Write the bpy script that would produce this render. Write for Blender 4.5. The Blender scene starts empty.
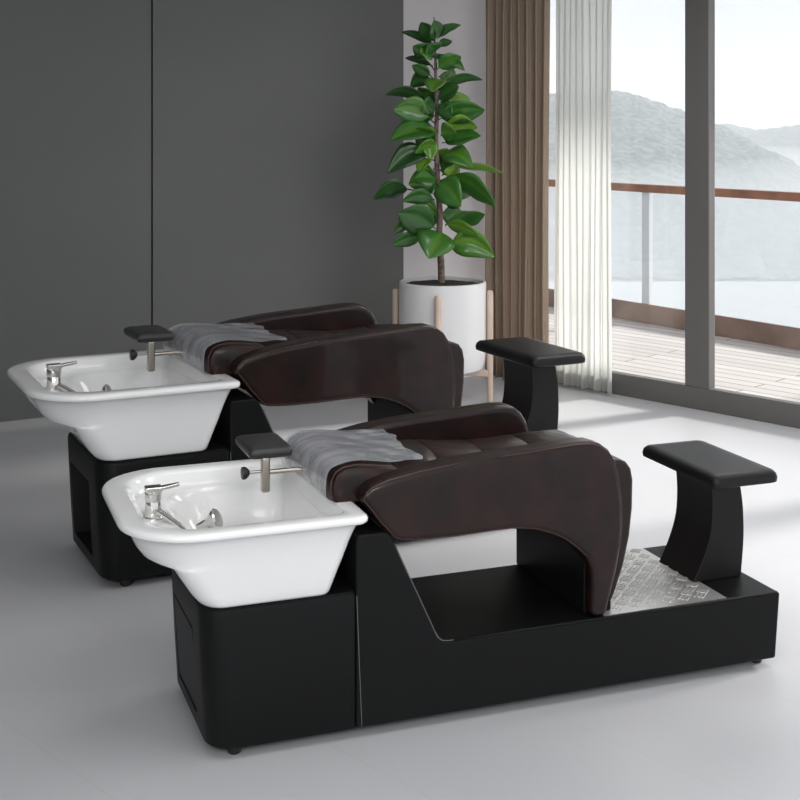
import bpy, bmesh, math, random
from mathutils import Vector, Matrix
random.seed(7)
S = bpy.context.scene
COL = S.collection
F, YH, H = 1297.4, 122.8, 1.8244          # focal length in px, horizon row, eye height (m)

# ------------------------------------------------------------------ helpers
def link(name, me, mats, parent=None, kind=None, smooth=None):
    o = bpy.data.objects.new(name, me); COL.objects.link(o)
    for m in (mats if isinstance(mats, (list, tuple)) else [mats]):
        me.materials.append(m)
    if parent: o.parent = parent
    if kind: o['kind'] = kind
    if smooth is not None:
        sm(me, smooth)
    return o
def sm(me, ang=40):
    me.shade_smooth()
    if ang < 180: me.set_sharp_from_angle(angle=math.radians(ang))
def obj(name, bm, mats, parent=None, smooth=40, bevel=0, seg=3, ang=30, sub=0, kind=None):
    bmesh.ops.recalc_face_normals(bm, faces=bm.faces)
    me = bpy.data.meshes.new(name); bm.to_mesh(me); bm.free()
    o = link(name, me, mats, parent, kind)
    if smooth: sm(me, 180 if bevel or sub else smooth)
    if bevel:
        b = o.modifiers.new('bevel', 'BEVEL'); b.width = bevel; b.segments = seg
        b.limit_method = 'ANGLE'; b.angle_limit = math.radians(ang); b.harden_normals = True
    if sub:
        s = o.modifiers.new('sub', 'SUBSURF'); s.levels = sub; s.render_levels = sub
    return o
def box(bm, a, b, M=None):
    vs = [bm.verts.new((x, y, z)) for x in (a[0], b[0]) for y in (a[1], b[1]) for z in (a[2], b[2])]
    if M: 
        for v in vs: v.co = M @ v.co
    for f in ((0,1,3,2),(4,6,7,5),(0,4,5,1),(2,3,7,6),(0,2,6,4),(1,5,7,3)):
        bm.faces.new([vs[i] for i in f])
    return vs
def prism(bm, pts, y0, y1, axis='y'):
    """closed polygon in XZ extruded along y (or in XY along z)"""
    mk = (lambda p, t: (p[0], t, p[1])) if axis == 'y' else (lambda p, t: (p[0], p[1], t))
    a = [bm.verts.new(mk(p, y0)) for p in pts]; b = [bm.verts.new(mk(p, y1)) for p in pts]
    bm.faces.new(a); bm.faces.new(b[::-1]); n = len(pts)
    for i in range(n): bm.faces.new((a[i], b[i], b[(i+1) % n], a[(i+1) % n]))
def loft(bm, rings, cap0=True, cap1=True, closed=True):
    R = [[bm.verts.new(p) for p in r] for r in rings]; n = len(R[0])
    for a, b in zip(R, R[1:]):
        for i in range(n if closed else n-1):
            bm.faces.new((a[i], a[(i+1) % n], b[(i+1) % n], b[i]))
    if cap0: bm.faces.new(R[0][::-1])
    if cap1: bm.faces.new(R[-1])
    return R
def tube(bm, pts, r, n=10, closed=False, caps=True):
    pts = [Vector(p) for p in pts]; N = len(pts)
    rr = r if isinstance(r, (list, tuple)) else [r]*N
    rings = []; up = None
    for i, p in enumerate(pts):
        if closed: t = pts[(i+1) % N] - pts[i-1]
        else: t = pts[min(i+1, N-1)] - pts[max(i-1, 0)]
        t.normalize()
        if up is None: up = t.orthogonal()
        up = (up - t*up.dot(t)).normalized(); s = t.cross(up)
        rings.append([p + (up*math.cos(2*math.pi*k/n) + s*math.sin(2*math.pi*k/n))*rr[i] for k in range(n)])
    if closed: rings.append(rings[0]); 
    if closed:
        R = [[bm.verts.new(p) for p in q] for q in rings[:-1]]
        for i in range(N):
            a, b = R[i], R[(i+1) % N]
            for k in range(n): bm.faces.new((a[k], a[(k+1) % n], b[(k+1) % n], b[k]))
    else: loft(bm, rings, caps, caps)
def lathe(bm, prof, c=(0,0,0), n=32, caps=True):
    loft(bm, [[(c[0]+r*math.cos(2*math.pi*k/n), c[1]+r*math.sin(2*math.pi*k/n), c[2]+z) for k in range(n)] for r, z in prof], caps, caps)
def spline(P, k=8, closed=False):
    P = [Vector(p) for p in P]; out = []; n = len(P)
    for i in range(n if closed else n-1):
        g = lambda j: P[j % n] if closed else P[min(max(j, 0), n-1)]
        a, b, c, d = g(i-1), g(i), g(i+1), g(i+2)
        for t in [q/k for q in range(k)]:
            out.append(.5*((2*b)+(c-a)*t+(2*a-5*b+4*c-d)*t*t+(3*b-a-3*c+d)*t**3))
    if not closed: out.append(P[-1])
    return out
def ring(x0, x1, y0, y1, rL, rR, z, k=10, e=8):
    """rounded rectangle, own radii for the left and right corners, same point count for every ring"""
    c = [((x1-rR, y0+rR), rR, -90), ((x1-rR, y1-rR), rR, 0), ((x0+rL, y1-rL), rL, 90), ((x0+rL, y0+rL), rL, 180)]
    arcs = [[(cx+r*math.cos(math.radians(a+90*q/k)), cy+r*math.sin(math.radians(a+90*q/k))) for q in range(k+1)] for (cx, cy), r, a in c]
    out = []
    for i in range(4):
        out += arcs[i]
        p, q = arcs[i][-1], arcs[(i+1) % 4][0]
        out += [(p[0]+(q[0]-p[0])*t/e, p[1]+(q[1]-p[1])*t/e) for t in range(1, e)]
    return [(x, y, z) for x, y in out]
def inset(pts, d):
    """offset a closed 2-D outline inwards (outline given clockwise or not)"""
    A = sum(p[0]*q[1]-q[0]*p[1] for p, q in zip(pts, pts[1:]+pts[:1])); s = 1 if A > 0 else -1
    out = []; n = len(pts)
    for i in range(n):
        a, b, c = Vector(pts[i-1]), Vector(pts[i]), Vector(pts[(i+1) % n])
        t = ((b-a).normalized() + (c-b).normalized()).normalized()
        out.append((b.x - s*t.y*d, b.y + s*t.x*d))
    return out
def empty(name, loc, rz=0, label=None, cat=None, group=None):
    o = bpy.data.objects.new(name, None); COL.objects.link(o)
    o.location = loc; o.rotation_euler = (0, 0, rz); o.empty_display_size = .1
    return tag(o, label, cat, group)
def tag(o, label=None, cat=None, group=None, kind=None):
    for k, v in (('label', label), ('category', cat), ('group', group), ('kind', kind)):
        if v: o[k] = v
    return o
def px(x, y, Y=None, z=None):
    """the point of the place seen at a photo pixel, at a depth or a height"""
    if Y is None: Y = F*(H-z)/(y-YH)
    return Vector(((x-400)/F*Y, Y, H-(y-YH)/F*Y))

# ------------------------------------------------------------------ materials
def M(name, col, rough=.5, metal=0, spec=.5, coat=0, coatr=.1):
    m = bpy.data.materials.new(name); m.use_nodes = True
    p = m.node_tree.nodes['Principled BSDF']
    p.inputs['Base Color'].default_value = (*col, 1); p.inputs['Roughness'].default_value = rough
    p.inputs['Metallic'].default_value = metal; p.inputs['Specular IOR Level'].default_value = spec
    p.inputs['Coat Weight'].default_value = coat; p.inputs['Coat Roughness'].default_value = coatr
    m['p'] = 1
    return m
def nt(m): return m.node_tree.nodes, m.node_tree.links, m.node_tree.nodes['Principled BSDF']
def coords(m, kind='Object', scale=(1,1,1), rot=(0,0,0)):
    n, l, p = nt(m); tc = n.new('ShaderNodeTexCoord'); mp = n.new('ShaderNodeMapping')
    mp.inputs['Scale'].default_value = scale; mp.inputs['Rotation'].default_value = rot
    l.new(tc.outputs[kind], mp.inputs[0]); return mp.outputs[0]
def bump(m, scale, strength, dist=.01, detail=4, vec=None, tex='noise'):
    n, l, p = nt(m)
    t = n.new('ShaderNodeTexNoise' if tex == 'noise' else 'ShaderNodeTexVoronoi')
    t.inputs['Scale'].default_value = scale
    if tex == 'noise': t.inputs['Detail'].default_value = detail
    l.new(vec or coords(m), t.inputs['Vector'])
    b = n.new('ShaderNodeBump'); b.inputs['Strength'].default_value = strength; b.inputs['Distance'].default_value = dist
    l.new(t.outputs[0], b.inputs['Height'])
    if p.inputs['Normal'].is_linked: l.new(p.inputs['Normal'].links[0].from_socket, b.inputs['Normal'])
    l.new(b.outputs[0], p.inputs['Normal']); return m
def mottle(m, c0, c1, scale, lo=.35, hi=.65, detail=5, vec=None):
    n, l, p = nt(m); t = n.new('ShaderNodeTexNoise'); t.inputs['Scale'].default_value = scale; t.inputs['Detail'].default_value = detail
    l.new(vec or coords(m), t.inputs['Vector'])
    r = n.new('ShaderNodeValToRGB'); r.color_ramp.elements[0].position = lo; r.color_ramp.elements[1].position = hi
    r.color_ramp.elements[0].color = (*c0, 1); r.color_ramp.elements[1].color = (*c1, 1)
    l.new(t.outputs[0], r.inputs[0]); l.new(r.outputs[0], p.inputs['Base Color']); return m

black = bump(M('black_leather', (.0062,.0066,.0066), .45, spec=.17), 260, .12, .002)
blackpad = bump(M('black_pad_leather', (.008,.008,.0082), .42, spec=.3), 300, .12, .002)
blackcol = bump(M('dark_column_leather', (.010,.0085,.008), .48, spec=.25), 300, .1, .002)
brown = bump(mottle(M('brown_leather', (.03,.012,.010), .38, spec=.25, coat=.25, coatr=.07), (.0065,.0034,.003), (.024,.0085,.007), 9, .3, .72), 30, .12, .004)
brownc = bump(mottle(M('brown_cushion_leather', (.03,.012,.010), .36, spec=.22, coat=.12, coatr=.12), (.010,.005,.0045), (.030,.012,.010), 9), 9, .5, .02, 2)
pipe_m = M('piping_leather', (.07,.038,.028), .4)
stitch_m = M('grey_thread', (.15,.15,.15), .7)
ceram = M('white_ceramic', (.91,.915,.91), .12, spec=.5, coat=.4, coatr=.05)
chrome = M('chrome', (.78,.77,.74), .12, 1)
nickel = bump(M('worn_nickel', (.50,.46,.40), .28, 1), 200, .1, .001)
rubber = M('black_plastic', (.012,.012,.012), .4)
cavity = M('dark_cavity', (.004,.004,.004), .6)
pad_grey = bump(M('charcoal_vinyl', (.028,.028,.029), .42), 250, .1, .002)

plate = M('tread_plate', (.66,.65,.64), .38, .7)
film = M('clear_film', (.62,.63,.68), .10, spec=.9, coat=.8, coatr=.04)
def _film(m):
    n, l, p = nt(m); v = coords(m, 'Object', (1.2,5,3), (0,0,.25))
    t = n.new('ShaderNodeTexNoise'); t.inputs['Scale'].default_value = 5; t.inputs['Detail'].default_value = 3; t.inputs['Distortion'].default_value = 1.2
    l.new(v, t.inputs['Vector'])
    b = n.new('ShaderNodeBump'); b.inputs['Strength'].default_value = .08; b.inputs['Distance'].default_value = .01
    l.new(t.outputs[0], b.inputs['Height']); l.new(b.outputs[0], p.inputs['Normal'])
    r = n.new('ShaderNodeMapRange'); r.inputs['From Min'].default_value = .3; r.inputs['From Max'].default_value = .7
    r.inputs['To Min'].default_value = .42; r.inputs['To Max'].default_value = .68
    l.new(t.outputs[0], r.inputs['Value']); l.new(r.outputs[0], p.inputs['Alpha'])
_film(film)

terracotta_free = None
potm = M('white_pot_glaze', (.82,.81,.82), .35)
woodleg = bump(mottle(M('pale_wood', (.66,.5,.4), .5), (.62,.48,.39), (.72,.57,.47), 4, vec=None), 30, .05, .002)
soil = bump(M('soil', (.045,.035,.03), .9), 60, 1, .03)
bark = bump(mottle(M('bark', (.16,.11,.085), .8), (.11,.075,.06), (.24,.18,.15), 40), 60, .4, .01)
leaf = M('rubber_leaf', (.03,.13,.02), .3, spec=.5, coat=.6, coatr=.14)
def _leaf(m):
    n, l, p = nt(m)
    a = n.new('ShaderNodeAttribute'); a.attribute_name = 'tone'
    r = n.new('ShaderNodeValToRGB'); e = r.color_ramp.elements
    e[0].color = (.02,.07,.022,1); e[1].color = (.28,.52,.045,1)
    q = e.new(.5); q.color = (.06,.235,.035,1)
    l.new(a.outputs['Fac'], r.inputs[0]); l.new(r.outputs[0], p.inputs['Base Color'])
    p.inputs['Subsurface Weight'].default_value = 0
    tr = n.new('ShaderNodeBsdfTranslucent'); l.new(r.outputs[0], tr.inputs['Color'])
    mx = n.new('ShaderNodeMixShader'); mx.inputs[0].default_value = .32
    out = n['Material Output']; l.new(p.outputs[0], mx.inputs[1]); l.new(tr.outputs[0], mx.inputs[2]); l.new(mx.outputs[0], out.inputs[0])
_leaf(leaf)

drape = bump(M('brown_linen', (.46,.365,.285), .9, spec=.1), 400, .2, .002)
def translucent(m, fac, col):
    n, l, p = nt(m); tr = n.new('ShaderNodeBsdfTranslucent'); tr.inputs['Color'].default_value = (*col, 1)
    mx = n.new('ShaderNodeMixShader'); mx.inputs[0].default_value = fac
    l.new(p.outputs[0], mx.inputs[1]); l.new(tr.outputs[0], mx.inputs[2]); l.new(mx.outputs[0], n['Material Output'].inputs[0]); return m
translucent(drape, .3, (.5,.38,.28))
sheer = M('white_voile', (.86,.87,.85), .9, spec=.1); translucent(sheer, .68, (.95,.95,.93))
def see_through(m, a):
    n, l, p = nt(m); src = n['Material Output'].inputs[0].links[0].from_socket
    t = n.new('ShaderNodeBsdfTransparent'); mx = n.new('ShaderNodeMixShader'); mx.inputs[0].default_value = a
    l.new(t.outputs[0], mx.inputs[1]); l.new(src, mx.inputs[2]); l.new(mx.outputs[0], n['Material Output'].inputs[0])
see_through(sheer, .66)

def glass_mat(name, tint, refl):
    m = bpy.data.materials.new(name); m.use_nodes = True; n, l = m.node_tree.nodes, m.node_tree.links
    n.remove(n['Principled BSDF'])
    t = n.new('ShaderNodeBsdfTransparent'); t.inputs['Color'].default_value = (*tint, 1)
    g = n.new('ShaderNodeBsdfGlossy'); g.inputs['Roughness'].default_value = .01
    fr = n.new('ShaderNodeFresnel'); fr.inputs['IOR'].default_value = 1.45
    ge = n.new('ShaderNodeNewGeometry'); mr = n.new('ShaderNodeMapRange'); mr.inputs['To Min'].default_value = 1.45; mr.inputs['To Max'].default_value = 1/1.45
    l.new(ge.outputs['Backfacing'], mr.inputs['Value']); l.new(mr.outputs[0], fr.inputs['IOR'])
    mu = n.new('ShaderNodeMath'); mu.operation = 'MULTIPLY'; mu.inputs[1].default_value = refl
    l.new(fr.outputs[0], mu.inputs[0])
    mx = n.new('ShaderNodeMixShader'); l.new(mu.outputs[0], mx.inputs[0]); l.new(t.outputs[0], mx.inputs[1]); l.new(g.outputs[0], mx.inputs[2])
    l.new(mx.outputs[0], n['Material Output'].inputs[0]); return m
glass = glass_mat('window_glass', (.985,.99,.99), 1)
rail_glass = glass_mat('railing_glass', (.975,.98,.985), 1)
frame_m = M('dark_bronze_frame', (.15,.143,.138), .4, .2)
handrail_m = mottle(M('red_brown_wood', (.26,.11,.06), .5), (.21,.085,.045), (.32,.14,.08), 6)
kick_m = mottle(M('brown_board', (.2,.12,.09), .6), (.14,.075,.05), (.32,.22,.17), 1.1, .4, .6)
post_m = M('white_metal', (.93,.94,.95), .4)
wall_m = mottle(M('dark_grey_panel', (.11,.113,.111), .6, spec=.3), (.138,.142,.138), (.152,.154,.152), .8)
gap_m = M('shadow_gap', (.012,.012,.012), .8)
pale_m = M('pale_plaster', (.66,.635,.65), .85, spec=.2)
ceil_m = M('white_ceiling', (.8,.8,.8), .9, spec=.1)

floor_m = M('pale_grey_tile', (.55,.555,.575), .38, spec=.35)
def _floor(m):
    n, l, p = nt(m); v = coords(m, 'Object', (1,1,1), (0,0,math.radians(46.3)))
    b = n.new('ShaderNodeTexBrick'); b.offset = 0; b.inputs['Scale'].default_value = 1
    b.inputs['Brick Width'].default_value = 30; b.inputs['Row Height'].default_value = .62; b.inputs['Mortar Size'].default_value = .003
    b.inputs['Mortar Smooth'].default_value = .3
    for k, c in (('Color1', (.55,.553,.572)), ('Color2', (.542,.546,.565)), ('Mortar', (.515,.517,.53))): b.inputs[k].default_value = (*c, 1)
    l.new(v, b.inputs['Vector']); l.new(b.outputs[0], p.inputs['Base Color'])
_floor(floor_m)
deck_m = M('pale_deck_boards', (.55,.50,.46), .7)
def _deck(m):
    n, l, p = nt(m); v = coords(m, 'Object', (1,1,1), (0,0,math.radians(46.3)))
    b = n.new('ShaderNodeTexBrick'); b.inputs['Scale'].default_value = 1
    b.inputs['Brick Width'].default_value = 2.4; b.inputs['Row Height'].default_value = .14; b.inputs['Mortar Size'].default_value = .006
    for k, c in (('Color1', (.68,.64,.61)), ('Color2', (.58,.54,.51)), ('Mortar', (.16,.12,.11))): b.inputs[k].default_value = (*c, 1)
    l.new(v, b.inputs['Vector']); l.new(b.outputs[0], p.inputs['Base Color'])
_deck(deck_m)
hill_m = mottle(M('forest_slope', (.1,.13,.1), 1, spec=0), (.08,.10,.09), (.23,.245,.24), .3, .38, .68, 9)
valley_m = M('valley_ground', (.42,.44,.45), 1, spec=0)

# ------------------------------------------------------------------ the room
W0 = Vector((-2.439, 7.911)); WD = Vector((.886, .464)); WN = Vector((-.464, .886))        # dark wall: start, along, out
C0 = Vector((.661, 9.536)); DD = Vector((.691, -.723)); DN = Vector((.723, .691))          # door line: corner, along, out
def along(P, D, N, s, t=0, z=0): q = P + D*s + N*t; return (q.x, q.y, z)
def slab(bm, P, D, N, s0, s1, t0, t1, z0, z1):
    v = [bm.verts.new(along(P, D, N, s, t, z)) for s in (s0, s1) for t in (t0, t1) for z in (z0, z1)]
    for f in ((0,1,3,2),(4,6,7,5),(0,4,5,1),(2,3,7,6),(0,2,6,4),(1,5,7,3)): bm.faces.new([v[i] for i in f])
ZC = 3.05
wl = along(W0, WD, WN, -.5)
de = along(C0, DD, DN, 7.2)
fl = [(wl[0]-.05, wl[1]+.1), (C0.x+.02, C0.y+.25), (de[0]+.02, de[1]+.02), (de[0]+.02, -1.6), (wl[0]-.05, -1.6)]
bm = bmesh.new(); prism(bm, fl, -.12, 0, 'z'); obj('floor', bm, floor_m, smooth=0, kind='structure')
bm = bmesh.new(); prism(bm, fl, ZC, ZC+.12, 'z'); obj('ceiling', bm, ceil_m, smooth=0, kind='structure')
wb = empty('wall_back', (0,0,0)); wb['kind'] = 'structure'
for nm, s0, s1 in (('wall_panel', -.34, .945), ('wall_panel', .957, 2.78)):
    bm = bmesh.new(); slab(bm, W0, WD, WN, s0, s1, 0, .03, 0, ZC); obj(nm, bm, wall_m, wb, smooth=0)
bm = bmesh.new(); slab(bm, W0, WD, WN, -.34, 2.78, .03, .12, 0, ZC); obj('wall_backing', bm, gap_m, wb, smooth=0)
bm = bmesh.new(); slab(bm, W0, WD, WN, 2.781, 3.078, 0, .2, 0, ZC); obj('wall_pier', bm, pale_m, smooth=0, kind='structure')
bm = bmesh.new(); slab(bm, W0, WD, WN, 3.079, 3.75, .07, .2, 0, ZC); obj('wall_corner', bm, pale_m, smooth=0, kind='structure')

bm = bmesh.new(); q_ = [(-2.75, 7.74), (-2.75, -.4), (-2.9, -.4), (-2.9, 7.66)]
prism(bm, q_, 0, ZC, 'z'); obj('shade_wall_left', bm, wall_m, smooth=0, kind='structure')  # unseen dark wall, added to keep light off the left floor
# sliding glass door
door = empty('door_1', (0,0,0)); door['kind'] = 'structure'
def dslab(nm, s0, s1, t0, t1, z0, z1, m, bev=.006):
    bm = bmesh.new(); slab(bm, C0, DD, DN, s0, s1, t0, t1, z0, z1); return obj(nm, bm, m, door, smooth=40, bevel=bev, seg=2)
dslab('bottom_rail', .12, 7.1, 0, .068, 0, .143, frame_m)
dslab('threshold', .12, 7.1, .069, .16, 0, .05, frame_m)
dslab('top_rail', .12, 7.1, 0, .068, 2.86, ZC, frame_m)
for s in (.12, 1.687, 3.72, 5.6): dslab('stile', s, s+.18, -.004, .068, .14, 2.87, frame_m)
for s0, s1 in ((.3, 1.69), (1.866, 3.73), (3.9, 5.61)): dslab('glass_pane', s0, s1, .030, .036, .14, 2.87, glass, 0)
bm = bmesh.new(); slab(bm, C0, DD, DN, 7.1, 7.3, 0, .15, 0, ZC); obj('wall_right', bm, pale_m, smooth=0, kind='structure')

# deck and railing
R0 = Vector((2.003, 12.2)); RD = (Vector((3.222, 10.45))-R0).normalized(); RN = Vector((-RD.y, RD.x))
a0 = along(C0, DD, DN, -3.5, .165); a1 = along(C0, DD, DN, 9, .165); b1 = along(R0, RD, RN, 8, .12); b0 = along(R0, RD, RN, -4.5, .12)
bm = bmesh.new(); prism(bm, [a0[:2], a1[:2], b1[:2], b0[:2]], -.25, -.005, 'z'); obj('floor_deck', bm, deck_m, smooth=0, kind='structure')
rl = empty('balcony_railing', (R0.x, R0.y, 0), 0, 'glass balcony railing with red-brown wooden handrail outside the sliding door', 'railing')
RL = Vector((0,0))
def rslab(nm, s0, s1, t0, t1, z0, z1, m, bev=0):
    bm = bmesh.new(); slab(bm, RL, RD, RN, s0, s1, t0, t1, z0, z1); return obj(nm, bm, m, rl, smooth=40, bevel=bev, seg=3)
rslab('handrail', -4, 7, -.045, .045, 1.19, 1.262, handrail_m, .012)
rslab('kick_board', -4, 7, -.012, .012, -.004, .17, kick_m, .003)
for s in (-2.75, .42, 3.6): rslab('post', s-.06, s+.035, .012, .06, -.004, 1.19, post_m, .004)
for s0, s1 in ((-3.9, -2.0), (-1.98, -.1), (-.08, 1.42), (1.43, 3.3), (3.32, 5.2), (5.22, 6.9)): rslab('glass_panel', s0, s1, -.006, .006, .172, 1.19, rail_glass)

bm = bmesh.new(); slab(bm, C0, DD, DN, -3, 8.5, .17, 2.6, ZC+.02, ZC+.22); obj('sun_cutoff_slab', bm, ceil_m, smooth=0, kind='structure')  # unseen overhang, added to limit how far the sun reaches indoors
# far country: wooded slopes and the valley
def noise(x, y):
    return sum(math.sin(x*f*1.3+p)*math.cos(y*f*1.1-p*2.1)/f for f, p in ((1,.3),(2.1,1.7),(4.3,2.9),(8.7,.8)))
def hills(name, Yr, Yb, zb, prof, x0, x1, dx, rough, seed):
    bm = bmesh.new(); nr = 26; rows = []; rnd = random.Random(seed)
    nx = int((x1-x0)/dx)
    def top(pxx):
        for (xa, ya), (xb, yb) in zip(prof, prof[1:]):
            if xa <= pxx <= xb: return ya+(yb-ya)*(pxx-xa)/(xb-xa)
        return prof[0][1] if pxx < prof[0][0] else prof[-1][1]
    for j in range(nr+3):
        r = []
        for i in range(nx+1):
            p = x0+dx*i; t = min(j/nr, 1)
            Y = Yb+(Yr-Yb)*j/nr; X = (p-400)/F*Yr*(.25+.75*Y/Yr)+noise(i*.3, j*.4)*2
            zt = H+(YH-top(p))/F*Yr
            z = zb+(zt-zb)*(t**1.3) + (noise(X*.05, Y*.05)*rough*math.sin(t*3.1))+rnd.uniform(-1,1)*rough*.28
            if j > nr: z -= 14*(j-nr)
            r.append(bm.verts.new((X, Y, z)))
        rows.append(r)
    for a, b in zip(rows, rows[1:]):
        for i in range(nx): bm.faces.new((a[i], a[i+1], b[i+1], b[i]))
    return obj(name, bm, hill_m, smooth=180, kind='structure')
hills('hill_near', 620, 400, -46, [(380,104),(500,96),(560,93),(613,90),(632,93),(660,102),(686,112),(720,125),(770,150),(830,180),(1000,225),(1300,260)], 380, 1000, 4, 2.4, 3)
hills('hill_far', 980, 640, -50, [(400,126),(640,118),(716,123),(740,126),(757,130),(775,128),(800,124),(860,112),(950,118),(1300,104)], 380, 1250, 5, 3.4, 5)
bm = bmesh.new(); box(bm, (-400, 30, -49), (900, 1300, -47)); obj('valley', bm, valley_m, smooth=0, kind='structure')

def haze(name, dens, z0, z1, y0):
    hz = bpy.data.materials.new(name); hz.use_nodes = True; n_, l_ = hz.node_tree.nodes, hz.node_tree.links
    n_.remove(n_['Principled BSDF']); vs_ = n_.new('ShaderNodeVolumeScatter'); vs_.inputs['Color'].default_value = (.91,.95,1,1)
    vs_.inputs['Density'].default_value = dens; vs_.inputs['Anisotropy'].default_value = .1
    l_.new(vs_.outputs[0], n_['Material Output'].inputs['Volume'])
    bm = bmesh.new(); box(bm, (-420, y0, z0), (950, 1320, z1)); obj(name, bm, hz, smooth=0, kind='structure')
haze('haze', .0009, -13.9, 60, 60)
haze('valley_mist', .0031, -60, -14, 90)
# ------------------------------------------------------------------ drapes
def curtain(name, mat, s0, s1, off, amp, waves, ztop, zbot, label, cat, seed, thick=.004, hem=0):
    root = None; rnd = random.Random(seed); bm = bmesh.new(); n = waves*14; rows = []
    ph = [rnd.uniform(-.5, .5) for _ in range(waves+2)]; am = [rnd.uniform(.7, 1.25) for _ in range(waves+2)]
    nz = 14
    for j in range(nz+1):
        f = j/nz; r = []
        for i in range(n+1):
            u = i/n*waves; k = int(u)
            s = s0+(s1-s0)*(i/n) + .25*(s1-s0)/waves*math.sin(4*math.pi*u)*.6
            t = off + amp*am[k]*math.sin(2*math.pi*u)*(.85+.15*f) + .012*f*math.sin(u*2.7+seed)
            z = ztop+(zbot-ztop)*f + (hem*math.sin(u*1.9+seed) if j == nz else 0)
            r.append(bm.verts.new(along(C0, DD, DN, s+.006*math.sin(f*5+u), t, z)))
        rows.append(r)
    for a, b in zip(rows, rows[1:]):
        for i in range(n): bm.faces.new((a[i], a[i+1], b[i+1], b[i]))
    o = obj(name, bm, mat, smooth=180)
    sd = o.modifiers.new('solid', 'SOLIDIFY'); sd.thickness = thick
    return tag(o, label, cat)
curtain('curtain', drape, .11, .71, -.17, .045, 8, 3.0, .015, 'brown linen curtain hanging in vertical folds in the room corner', 'curtain', 2)
curtain('sheer_curtain', sheer, .67, 1.155, -.06, .028, 9, 3.0, .02, 'translucent white sheer curtain hanging in front of the glass door', 'curtain', 5, .001)

# ------------------------------------------------------------------ potted rubber plant on its stand
PC = Vector((.277, 8.45, 0))
st = empty('plant_stand', PC, 0, 'pale wooden four-legged stand holding the white planter', 'stand')
st.rotation_euler.z = -.13
for a in (0, 90, 180, 270):
    c, s = math.cos(math.radians(a)), math.sin(math.radians(a)); bm = bmesh.new()
    tube(bm, [(.309*c, .309*s, z) for z in (0, .36, .725, .737)], [.019, .021, .021, .015], 14); obj('leg', bm, woodleg, st, 50)
for a in (0, 90):
    bm = bmesh.new(); z0 = .182 if a == 0 else .1415
    box(bm, (-.30, -.018, z0), (.30, .018, z0+.04), Matrix.Rotation(math.radians(a), 3, 'Z').to_4x4()); obj('crossbar', bm, woodleg, st, 40, .004)
pp = empty('potted_plant', (PC.x, PC.y, .224), 0, 'tall green rubber plant in a round white planter by the curtain', 'plant')
bm = bmesh.new()
lathe(bm, [(.10,0),(.235,0),(.262,.012),(.277,.05),(.283,.12),(.284,.55),(.282,.566),(.272,.571),(.264,.566),(.262,.53),(.1,.525)], n=64)
obj('pot', bm, potm, pp, 35)
bm = bmesh.new(); lathe(bm, [(.258,.526),(.255,.545),(.2,.552),(.1,.556),(.02,.558)], n=48)
for v in bm.verts: v.co.z += random.uniform(-.004,.004)
obj('soil', bm, soil, pp, 60)
YP = PC.y
def pl(x, y, dY=0):
    v = px(x, y, YP+dY); return Vector((v.x-PC.x, v.y-PC.y, v.z-.224))
trunk = spline([pl(441.5,288), pl(441,262), pl(439,240), pl(440,215), pl(438,190), pl(437,165), pl(436,140), pl(437,110), pl(436,85), pl(435.5,60), pl(434.5,40), pl(434,17)], 6)
bm = bmesh.new(); N = len(trunk); tube(bm, trunk, [max(.0035, .024*(1-i/(N-1))**.55) for i in range(N)], 10); obj('trunk', bm, bark, pp, 60)
# attach x,y  tip x,y  width  arch(px, up +)  depth of the tip  tone
LV = [(435,42,421,22,12,1,-.05,.25),(435,40,434,20,13,0,-.08,.25),(437,39,461,25,10,2,.04,.3),(435,46,401,32,6,4,.05,.12),(434,56,413,46,13,1,-.1,.25),
(435,52,428,44,14,0,-.12,.25),(438,47,452,41,6,1,.08,.2),(437,69,461,56,14,2,-.06,.45),(440,62,465,71,8,7,-.02,.42),(433,66,405,58,7,3,.05,.15),(431,76,412,65,8,1,-.04,.25),
(438,77,450,71,5,0,.05,.5),(432,80,410,88,11,7,.06,.2),(440,79,431,92,15,2,-.14,.6),(434,93,483,80,8,9,.0,.2),(437,101,459,86,10,2,-.08,.15),(430,105,385,95,9,9,-.02,.12),
(431,119,393,110,17,6,-.1,.5),(438,114,470,99,14,5,.08,.72),(438,120,485,110,18,6,-.1,.4),(439,133,390,141,19,6,-.15,.45),(441,133,478,128,15,9,-.02,.8),(442,143,481,136,15,2,-.12,.35),
(429,138,431,160,10,0,-.05,.65),(430,154,387,174,15,9,-.04,.12),(430,158,418,172,10,1,-.1,.75),(440,158,473,168,17,8,-.12,.5),(448,166,503,173,9,5,.04,.85),(449,178,455,164,12,0,-.05,.85),
(450,178,496,207,21,9,-.1,.45),(436,184,461,207,19,6,-.18,.45),(434,168,423,194,9,-6,.02,.4),(410,190,373,199,16,7,-.02,.15),(435,200,402,201,10,5,-.1,.3),(436,229,398,213,21,4,-.12,.22),
(418,217,393,234,9,4,-.04,.35),(445,226,485,214,23,7,-.06,.45),(445,224,480,237,11,3,-.14,.65),(422,238,392,245,10,3,-.06,.3),(442,231,429,259,24,3,-.2,.5),(447,247,495,257,19,11,-.08,.6),
(438,104,452,118,11,2,-.12,.3),(437,150,450,160,9,1,.1,.6),(434,128,412,122,12,3,.12,.3),(437,172,470,160,13,4,.18,.35),(436,208,412,222,13,3,.16,.25),(440,214,466,226,14,4,.2,.3),(439,196,470,196,12,4,.2,.3)]
rl_ = random.Random(21)
for q in range(20):
    y0_ = rl_.uniform(52, 225); d_ = rl_.choice((-1, 1)); w_ = 12+y0_*.045; ln = 16+y0_*.09
    x0_ = 436+(y0_-50)*.03
    LV.append((x0_+d_*2, y0_, x0_+d_*ln*rl_.uniform(.55,1), y0_+rl_.uniform(-10,8), w_*rl_.uniform(.7,1), rl_.uniform(1,5), rl_.uniform(-.12,.2), rl_.uniform(.12,.7)))
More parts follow.
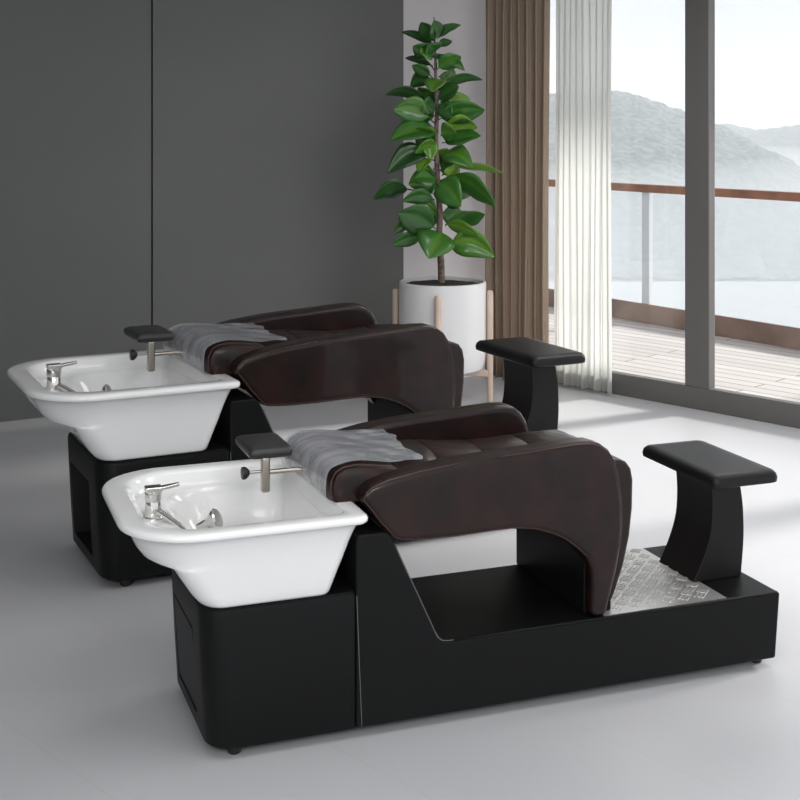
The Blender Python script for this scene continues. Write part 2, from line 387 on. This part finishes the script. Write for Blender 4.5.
bm = bmesh.new(); tn = bm.verts.layers.float.new('tone')
for i, (bx, by, tx, ty, w, ar, d, tone) in enumerate(LV):
    rnd = random.Random(i); A = pl(bx, by, d*.25); B = pl(tx, ty, d)
    ax = B-A; L = ax.length; wv = Vector((-ax.z, 0, ax.x)).normalized()*.82 + Vector((0, -.55 if rnd.random() < .7 else .5, 0))
    if wv.z < 0 and abs(ax.x) > abs(ax.z): wv.z *= -1; wv.x *= -1
    wv = (wv - ax.normalized()*wv.dot(ax.normalized())).normalized(); nrm = ax.normalized().cross(wv)
    if nrm.y > 0: nrm = -nrm
    rf = rnd.uniform(.25,.6); wv = Matrix.Rotation(rnd.uniform(-.45,.45), 3, ax.normalized()) @ wv; nrm = Matrix.Rotation(0, 3, 'X') @ (ax.normalized().cross(wv))
    if nrm.y > 0: nrm = -nrm
    hw = w/F*YP*.80; n = 14; m = 6; arch = ar/F*YP; rows = []
    for k in range(n+1):
        t = k/n; c = A+ax*t+Vector((0,0,1))*arch*4*t*(1-t)
        g = (max(0,(t-.10)/.9)); ww = hw*(math.sin(math.pi*g**.8)**.75 if 0 < g < 1 else 0)+.004*(1-t)
        row = []
        for q in range(-m//2, m//2+1):
            u = q/(m/2); fold = abs(u)*rf*ww - abs(u)**3*.22*ww
            v = bm.verts.new(c+wv*ww*u+nrm*fold+nrm*ww*.05*math.sin(t*14+i)*abs(u)); v[tn] = min(1, tone+(.25 if q == 0 else 0)+(.07 if u > 0 else -.03)); row.append(v)
        rows.append(row)
    for a, b in zip(rows, rows[1:]):
        for q in range(m): bm.faces.new((a[q], a[q+1], b[q+1], b[q]))
    if (Vector((trunk[0].x,0,0))-Vector((A.x,0,0))).length > .045:      # stalk of a leaf that stands off the trunk
        tube(bm, [min(trunk, key=lambda p: abs(p.z-(A.z-.03))), A+ax*.1+Vector((0,0,arch*.3))], .004, 6)
fo = obj('foliage', bm, leaf, pp, 180)
sd = fo.modifiers.new('solid', 'SOLIDIFY'); sd.thickness = .002

# ------------------------------------------------------------------ shampoo chair (local: x along, y across, z up)
WB, LB, ZB = .56, 1.960, .03
def build_chair(root):
    # plinth: riser under the neck end and the long low platform, side profile swept across
    prof = [(.463,ZB),(.463,.585),(.468,.603),(.55,.603),(.566,.596),(.583,.565),(.635,.451),(.716,.277)]
    prof += [(.724,.262),(.738,.252),(.757,.249),(LB,.249),(LB-.018,ZB)]
    bm = bmesh.new(); prism(bm, prof, 0, WB); obj('plinth', bm, black, root, 40, .009, 3, 25)
    # cabinet under the basin, rounded outer corners, a cut-out in its end
    bm = bmesh.new()
    loft(bm, [ring(.030,.4625,.006,WB-.006,.07,.012,ZB), ring(.022,.4625,.001,WB-.001,.075,.012,ZB+.008), ring(.012,.4625,0,WB,.075,.012,.2),
              ring(.002,.4625,0,WB,.075,.012,.415), ring(.005,.4625,.003,WB-.003,.072,.012,.428), ring(.014,.46,.012,WB-.012,.065,.01,.435)])
    me = bpy.data.meshes.new('c'); bmesh.ops.recalc_face_normals(bm, faces=bm.faces); bm.to_mesh(me); bm.free()
    tmp = bpy.data.objects.new('tmp', me); COL.objects.link(tmp); me.materials.append(black); me.materials.append(cavity)
    cm = bpy.data.meshes.new('k'); b2 = bmesh.new(); vs = box(b2, (-.06,.165,.075), (.26,.455,.335))
    for v in vs:
        if v.co.z > .2: v.co.y += .015*(1 if v.co.y > .3 else 0)
    bmesh.ops.recalc_face_normals(b2, faces=b2.faces); b2.to_mesh(cm); b2.free(); cut = bpy.data.objects.new('cut', cm); COL.objects.link(cut); cm.materials.append(cavity)
    bo = tmp.modifiers.new('b', 'BOOLEAN'); bo.object = cut; bo.solver = 'EXACT'; bo.operation = 'DIFFERENCE'
    dg = bpy.context.evaluated_depsgraph_get(); new = bpy.data.meshes.new_from_object(tmp.evaluated_get(dg)); new.name = 'cabinet'
    bpy.data.objects.remove(tmp); bpy.data.objects.remove(cut)
    if len(new.materials) < 2: new.materials.append(cavity)
    o = bpy.data.objects.new('cabinet', new); COL.objects.link(o); o.parent = root
    sm(new, 35)
    # feet
    for x, y in ((.105,.045),(.105,WB-.045),(LB-.055,.06),(LB-.055,WB-.06)):
        bm = bmesh.new(); lathe(bm, [(.014,0),(.019,.004),(.021,.012),(.021,.031)], (x, y, 0), 20); obj('foot', bm, rubber, root, 40)
    # stitched seams and edge piping on the plinth
    bm = bmesh.new(); tube(bm, [(.463+.016*(1-t), -.001, ZB+.005+(.42-ZB)*t) for t in [k/8 for k in range(9)]], .0011, 6)
    e = [(.585,.560),(.635,.451),(.716,.277),(.724,.262),(.738,.252),(.757,.249)]
    tube(bm, [(x, .003, z+.002) for x, z in e]+[(.95,.003,.2515),(1.25,.003,.2515)], .0014, 6)
    obj('stitching', bm, stitch_m, root, 180)
    bm = bmesh.new(); tube(bm, [(.775,.004,.249),(1.2,.003,.2495),(LB-.012,.004,.249)], .0045, 8); obj('piping', bm, black, root, 180)
    # pedestal under the seat front
    bm = bmesh.new(); box(bm, (1.245,.05,.2495), (1.345,WB-.002,.60)); obj('pedestal', bm, black, root, 40, .006)
    # tread plate and the footrest
    bm = bmesh.new(); box(bm, (1.30,.014,.2492), (1.757,WB-.012,.2515))
    c45 = math.cos(math.pi/4); g = .044
    for i in range(-14, 15):
        for j in range(-14, 15):
            X = 1.53+(i-j)*g*c45; Y = .28+(i+j)*g*c45
            if not (1.325 < X < 1.742 and .032 < Y < WB-.03): continue
            for q in (-.0125, 0, .0125):
                a, b = (.0175, .0032) if (i+j) % 2 else (.0032, .0175); ox, oy = (0, q) if (i+j) % 2 else (q, 0)
                Mx = Matrix.Translation((X, Y, 0)) @ Matrix.Rotation(math.pi/4, 4, 'Z')
                box(bm, (ox-a, oy-b, .2512), (ox+a, oy+b, .2545), Mx)
    obj('tread_plate', bm, plate, root, 0)
    L = [(1.733,.2495),(1.772,.325),(1.801,.408),(1.809,.49),(1.805,.57),(1.795,.61)]
    Rr = [(1.915,.61),(1.925,.56),(1.935,.49),(1.938,.4),(1.934,.33),(1.926,.2495)]
    L = [(a.x, a.y) for a in spline([Vector((*p,0)) for p in L], 5)]; Rr = [(a.x, a.y) for a in spline([Vector((*p,0)) for p in Rr], 5)]
    bm = bmesh.new(); prism(bm, L+Rr, .175, .40); obj('footrest_column', bm, blackcol, root, 40, .006, 3, 40)
    bm = bmesh.new()
    px0, px1, py0, py1 = 1.722, 1.985, .032, .512
    loft(bm, [ring(px0+.012,px1-.012,py0+.012,py1-.012,.02,.02,.604), ring(px0+.002,px1-.002,py0+.002,py1-.002,.026,.026,.609), ring(px0,px1,py0,py1,.028,.028,.622),
              ring(px0+.003,px1-.003,py0+.003,py1-.003,.028,.028,.636), ring(px0+.012,px1-.012,py0+.012,py1-.012,.026,.026,.645), ring(px0+.04,px1-.04,py0+.04,py1-.04,.02,.02,.648)])
    obj('footrest_pad', bm, blackpad, root, 50)
    # armrests: swept outer panel with a rounded top, front leg down to the platform
    top = [(.481,.700),(.483,.716),(.490,.729),(.511,.745),(.568,.762),(.664,.779),(.794,.793),(.928,.801),(1.013,.805),(1.12,.8115),(1.2,.815),(1.25,.813),(1.285,.801),(1.315,.78),(1.335,.75),(1.347,.715)]
    frt = [(1.358,.66),(1.365,.60),(1.366,.54),(1.36,.47),(1.345,.40),(1.322,.32),(1.302,.2502)]
    low = [(1.249,.2502),(1.249,.40),(1.2445,.425),(1.225,.449),(1.194,.478),(1.155,.508),(1.113,.53),(1.051,.552),(.976,.5625),(.90,.562),(.794,.559),(.696,.560),(.64,.563),(.605,.567),(.585,.575),(.572,.588),(.536,.628),(.50,.676)]
    out = top+frt+low
    pts = [tuple(p) for p in out]
    for y0, y1, fy in ((.0,.088,-1),(WB-.088,WB,1)):
        if fy > 0: pts = [(x-.085*max(0, x-.5)/.85*min(1, max(0, (z-.5)/.15)), z+.024*min(1, max(0, (z-.56)/.2))) for x, z in pts]
        bm = bmesh.new(); prism(bm, pts, y0, y1); a = obj('armrest', bm, brown, root, 40, .024, 5, 50)
        yy = y0+.0055 if fy < 0 else y1-.0055
        ins = inset(pts, .0075); ins = [p for p in ins if p[1] > .43]
        k = max(range(len(ins)), key=lambda i: (Vector(ins[i])-Vector(ins[i-1])).length); ins = ins[k:]+ins[:k]
        bm = bmesh.new(); tube(bm, [(x, yy, z) for x, z in ins], .0016, 6); obj('piping', bm, pipe_m, a, 180)
    # seat front apron, full width between the arms
    ap = [(1.345,.735),(1.385,.733),(1.41,.722),(1.425,.70),(1.432,.66),(1.430,.57),(1.42,.48),(1.398,.39),(1.368,.31),(1.342,.2535),(1.346,.2535),(1.346,.55)]
    ap = [(1.30,.735),(1.375,.733),(1.405,.722),(1.422,.70),(1.430,.66),(1.428,.57),(1.417,.48),(1.395,.39),(1.365,.31),(1.338,.2535),(1.31,.2535),(1.30,.4)]
    bm = bmesh.new(); prism(bm, ap, .052, WB-.052); obj('seat_apron', bm, brown, root, 40, .018, 4, 50)
    # long reclined cushion and the neck roll
    top_c = [(.52,.772),(.60,.785),(.72,.786),(.775,.784),(.785,.777),(.795,.783),(.86,.775),(.955,.768),(.965,.760),(.975,.767),(1.05,.767),(1.125,.771),(1.135,.764),(1.145,.772),(1.2,.775),(1.29,.772),(1.345,.755),(1.37,.72)]
    cu = top_c+[(1.36,.62),(1.30,.585),(1.1,.557),(.93,.548),(.80,.552),(.64,.60),(.54,.62),(.51,.69)]
    bm = bmesh.new(); yr = []
    for j in range(13):
        u = j/6-1; y = .28+u*(.28-.082); dn = .058*abs(u)**2.6
        yr.append([(x, y, z-(dn*(.45+.55*min(1,(x-.5)/.3)) if i < len(top_c) else 0)) for i, (x, z) in enumerate(cu)])
    loft(bm, yr); obj('seat_cushion', bm, brownc, root, 60)
    bm = bmesh.new()                                    # raised pads of the quilting
    ro = [(.402,.70),(.398,.725),(.402,.757),(.415,.782),(.44,.796),(.478,.8),(.53,.795),(.60,.785),(.63,.765),(.63,.70),(.54,.690),(.44,.6885),(.415,.691)]
    def sk(x, y, z): v = (y-.06)/.44; return (x+.007-.036*v*max(0, 1-(x-.39)/.25), y, z-.010+.016*v)
    rs = []; cx, cz = .5, .745
    for y, k in ((.062,.80),(.064,.88),(.070,.94),(.080,.98),(.094,1),(.3,1),(.468,1),(.484,.97),(.494,.9),(.498,.8)):
        rs.append([sk(cx+(x-cx)*(1-(1-k)*.35), y, cz+(z-cz)*(1-(1-k)*.7)) for x, z in ro])
    loft(bm, rs); r = obj('neck_cushion', bm, brownc, root, 60)
    bm = bmesh.new(); ri = [(cx+(x-cx)*.955, cz+(z-cz)*.90) for x, z in ro]
    tube(bm, [(x, .0655, z) for x, z in ri], .0016, 6, closed=True); obj('piping', bm, pipe_m, r, 180)
    # clear film drawn over the head end
    fp = [(.420,.688),(.399,.697),(.392,.725),(.396,.759),(.410,.786),(.437,.801),(.478,.806),(.53,.801),(.60,.793),(.65,.791),(.705,.790)]
    fp = spline([Vector((*p,0)) for p in fp], 5); bm = bmesh.new(); rows = []
    for j in range(33):
        v = j/32; y = .098+(.496-.098)*v; rowp = []
        for i, p in enumerate(fp):
            t = i/(len(fp)-1); k = .0035*math.sin(v*17+t*9)*math.sin(t*23+v*4)*max(0,(t-.55)*2)
            x = p.x + (.007*math.sin(v*11)+.004*math.sin(v*29))*max(0, (t-.82)/.18)
            x, y, zz = sk(x, y, p.y)
            rowp.append(bm.verts.new((x, y+.006*math.sin(t*21)*(1-2*v)*(abs(1-2*v)>.9), zz+max(k, -.002)*(1 if t > .5 else 0)+.001-.012*max(0,(v-.93)/.07)**2)))
        rows.append(rowp)
    for a, b in zip(rows, rows[1:]):
        for i in range(len(fp)-1): bm.faces.new((a[i], a[i+1], b[i+1], b[i]))
    ed = [rows[-1][i].co.copy()+Vector((0,.001,.002)) for i in range(14, len(fp)-12)]; tube(bm, ed, .0035, 6)
    o = obj('plastic_cover', bm, film, root, 180); o['label'] = 'clear crinkled plastic film'
    # basin
    def rg(x0, x1, y0, rL, z, rR=.03): return ring(x0, x1, y0, WB-y0, rL, rR, z)
    bm = bmesh.new()
    loft(bm, [rg(.03,.375,.02,.05,.4355), rg(.012,.384,.006,.062,.438), rg(.002,.388,.001,.066,.446), rg(-.018,.395,-0.006,.066,0.47), rg(-.05,.412,-0.016,.066,0.52), rg(-.072,.424,-0.024,.066,0.555),
              rg(-.085,.4255,-0.0257,.08,0.562), rg(-.120,.427,-0.0268,.14,0.566), rg(-.145,.430,-0.0295,.17,0.576), rg(-.163,.436,-0.036,.19,0.598), rg(-.178,.445,-0.05,.2,0.63), rg(-.19,.453,-.066,.2,.655), rg(-.197,.458,-.074,.2,.662),
              rg(-.213,.470,-.094,.21,.664,.035), rg(-.219,.474,-.099,.21,.669,.035), rg(-.220,.475,-.100,.21,.677,.035), rg(-.216,.472,-.096,.21,.684,.035), rg(-.205,.464,-.086,.2,.687,.03),
              rg(-.160,.425,-.044,.175,.687), rg(-.150,.418,-.036,.17,.684), rg(-.144,.414,-.030,.17,.676), rg(-.136,.41,-.022,.165,.655), rg(-.128,.405,-.016,.16,.643), rg(-.115,.403,-.012,.155,.638),
              rg(-.035,.400,-.004,.15,.634), rg(-.022,.396,.002,.15,.628), rg(-.008,.39,.012,.15,.605), rg(.012,.38,.03,.14,.56), rg(.045,.36,.06,.13,.515), rg(.09,.33,.11,.1,.492), rg(.15,.27,.2,.05,.484)])
    bs = obj('basin', bm, ceram, root, 60); bs['label'] = 'glossy white ceramic shampoo basin'
    # mixer tap on the basin ledge
    fx, fy = -.093, .265
    bm = bmesh.new(); lathe(bm, [(.030,0),(.030,.006),(.0255,.010),(.0235,.050),(.0225,.052),(.0225,.055),(.0255,.057),(.0255,.078),(.019,.084)], (fx, fy, .636), 28); fa = obj('faucet', bm, chrome, root, 40)
    bm = bmesh.new(); box(bm, (fx-.024, fy-.019, .717), (fx+.026, fy+.019, .733)); vs = box(bm, (fx+.02, fy-.017, .721), (fx+.078, fy+.010, .731))
    for v in vs:
        if v.co.x > fx+.05: v.co.z += .008; v.co.y = fy-.004+(v.co.y-fy)*.55
    obj('lever', bm, chrome, fa, 40, .003)
    bm = bmesh.new(); tube(bm, [(fx+.008,fy-.008,.664),(fx+.03,fy-.04,.652),(fx+.062,fy-.09,.634)], [.010,.0095,.009], 14); obj('spout', bm, chrome, fa, 40)
    bm = bmesh.new(); tube(bm, spline([(fx+.062,fy-.09,.634),(-.005,.145,.612),(.04,.16,.55),(.09,.22,.535),(.085,.262,.575),(.078,.272,.598)], 6), .006, 10); obj('hose', bm, nickel, fa, 180)
    bm = bmesh.new(); lathe(bm, [(.010,-.05),(.013,-.03),(.016,-.012),(.024,.0),(.031,.008),(.033,.018),(.029,.023),(.01,.024)], n=28)
    bmesh.ops.transform(bm, matrix=Matrix.Translation((.088,.277,.606)) @ Matrix.Rotation(math.radians(62), 4, 'Y') @ Matrix.Rotation(math.radians(25), 4, 'X'), verts=bm.verts)
    obj('spray_head', bm, chrome, root, 40)
    bm = bmesh.new(); lathe(bm, [(.024,0),(.024,.004),(.018,.006),(.004,.006)], (.21,.28,.484), 24); obj('drain', bm, chrome, bs, 40)
    # small headrest pad on its bracket
    bm = bmesh.new(); hx0, hx1, hy0, hy1 = .206, .348, .278, .492
    loft(bm, [ring(hx0+.012,hx1-.012,hy0+.01,hy1-.01,.012,.012,.779), ring(hx0+.003,hx1-.003,hy0+.003,hy1-.003,.014,.014,.784), ring(hx0,hx1,hy0,hy1,.016,.016,.797), ring(hx0+.003,hx1-.003,hy0+.003,hy1-.003,.016,.016,.807), ring(hx0+.012,hx1-.012,hy0+.012,hy1-.012,.014,.014,.812)])
    h = obj('headrest', bm, pad_grey, root, 50)
    bm = bmesh.new(); box(bm, (.247,.285,.672), (.275,.313,.784)); obj('post', bm, nickel, h, 40, .008, 3)
    bm = bmesh.new(); tube(bm, spline([(.272,.299,.733),(.33,.299,.733),(.375,.299,.731),(.402,.299,.718),(.425,.299,.70)], 6), .0075, 12); obj('rod', bm, nickel, h, 180)
    bm = bmesh.new(); tube(bm, [(.185,.299,.737),(.187,.299,.737),(.196,.299,.737),(.204,.299,.737),(.210,.299,.737)], [.010,.019,.020,.015,.008], 20); obj('knob', bm, rubber, h, 40)
    bm = bmesh.new(); tube(bm, [(.210,.299,.737),(.25,.299,.737)], .005, 10); obj('knob_shaft', bm, nickel, h, 40)

near = empty('shampoo_chair', (-.5630, 3.6794, 0), .3515, 'nearest black and brown shampoo chair, its end panel closed below the white basin', 'salon chair', 'shampoo chairs with white basins')
build_chair(near)
far = near.copy(); COL.objects.link(far)
for ch in list(near.children):
    c = ch.copy(); COL.objects.link(c); c.parent = far
    for g in ch.children:
        d = g.copy(); COL.objects.link(d); d.parent = c
far.location = (-1.1683, 5.0182, 0); far.rotation_euler.z = .4553; far.scale = (1.158,)*3
far['label'] = 'shampoo chair standing behind the other one, with an open hole in its black basin end'
# closed panel on the nearest chair only
bm = bmesh.new()
v = [bm.verts.new(p) for p in ((.0205,.172,.082),(.0205,.448,.082),(.0045,.462,.329),(.0045,.158,.329))]
w = [bm.verts.new(p.co+Vector((.02,0,0))) for p in v]
bm.faces.new(v); bm.faces.new(w[::-1])
for i in range(4): bm.faces.new((v[i], w[i], w[(i+1)%4], v[(i+1)%4]))
obj('access_panel', bm, black, near, 40, .004, 2)

# ------------------------------------------------------------------ light
wd = bpy.data.worlds.new('sky'); S.world = wd; wd.use_nodes = True
n, l = wd.node_tree.nodes, wd.node_tree.links; bg = n['Background']
tc = n.new('ShaderNodeTexCoord'); sp = n.new('ShaderNodeSeparateXYZ'); l.new(tc.outputs['Generated'], sp.inputs[0])
rp = n.new('ShaderNodeValToRGB'); rp.color_ramp.elements[0].position = 0; rp.color_ramp.elements[1].position = .5
rp.color_ramp.elements[0].color = (.86,.90,.94,1); rp.color_ramp.elements[1].color = (.86,.92,1,1)
l.new(sp.outputs['Z'], rp.inputs[0]); l.new(rp.outputs[0], bg.inputs[0]); bg.inputs[1].default_value = .88
def area(name, loc, sx, sy, e, col=(1,1,1), aim=(0,0,-1)):
    d = bpy.data.lights.new(name, 'AREA'); d.shape = 'RECTANGLE'; d.size = sx; d.size_y = sy; d.energy = e; d.color = col
    o = bpy.data.objects.new(name, d); COL.objects.link(o); o.location = loc
    o.rotation_euler = Vector(aim).to_track_quat('-Z', 'Y').to_euler(); return o
for x, y, e, ay in ((-1.2,-.7,52,.75),(1.4,-.7,48,.75),(.3,3.0,14,0),(2.2,4.4,14,0),(1.8,6.6,24,.1)): area('fill_light', (x, y, ZC-.03 if not ay else ZC-.4), 1.5, 1.0, e, (1,.985,.97), (0,ay,-1))  # unseen fill lights added for brightness, front pair tilted at the chairs
sd = bpy.data.lights.new('sun', 'SUN'); sd.energy = 6; sd.angle = math.radians(9); sd.color = (1,.965,.92)
so = bpy.data.objects.new('sun', sd); COL.objects.link(so)
so.rotation_euler = Vector((-.75,-.38,-.43)).to_track_quat('-Z', 'Y').to_euler()

# ------------------------------------------------------------------ camera
cd = bpy.data.cameras.new('camera'); cam = bpy.data.objects.new('camera', cd); COL.objects.link(cam)
cam.location = (0, 0, H); cam.rotation_euler = (math.radians(90), 0, 0)
cd.sensor_width = 36; cd.lens = F/800*36; cd.shift_y = -(400-YH)/800; cd.clip_end = 3000
S.camera = cam
S.view_settings.view_transform = 'Standard'; S.view_settings.look = 'None'; S.view_settings.gamma = 1
S.view_settings.use_curve_mapping = False; S.view_settings.exposure = .12
S.cycles.use_denoising = True; S.cycles.volume_bounces = 2
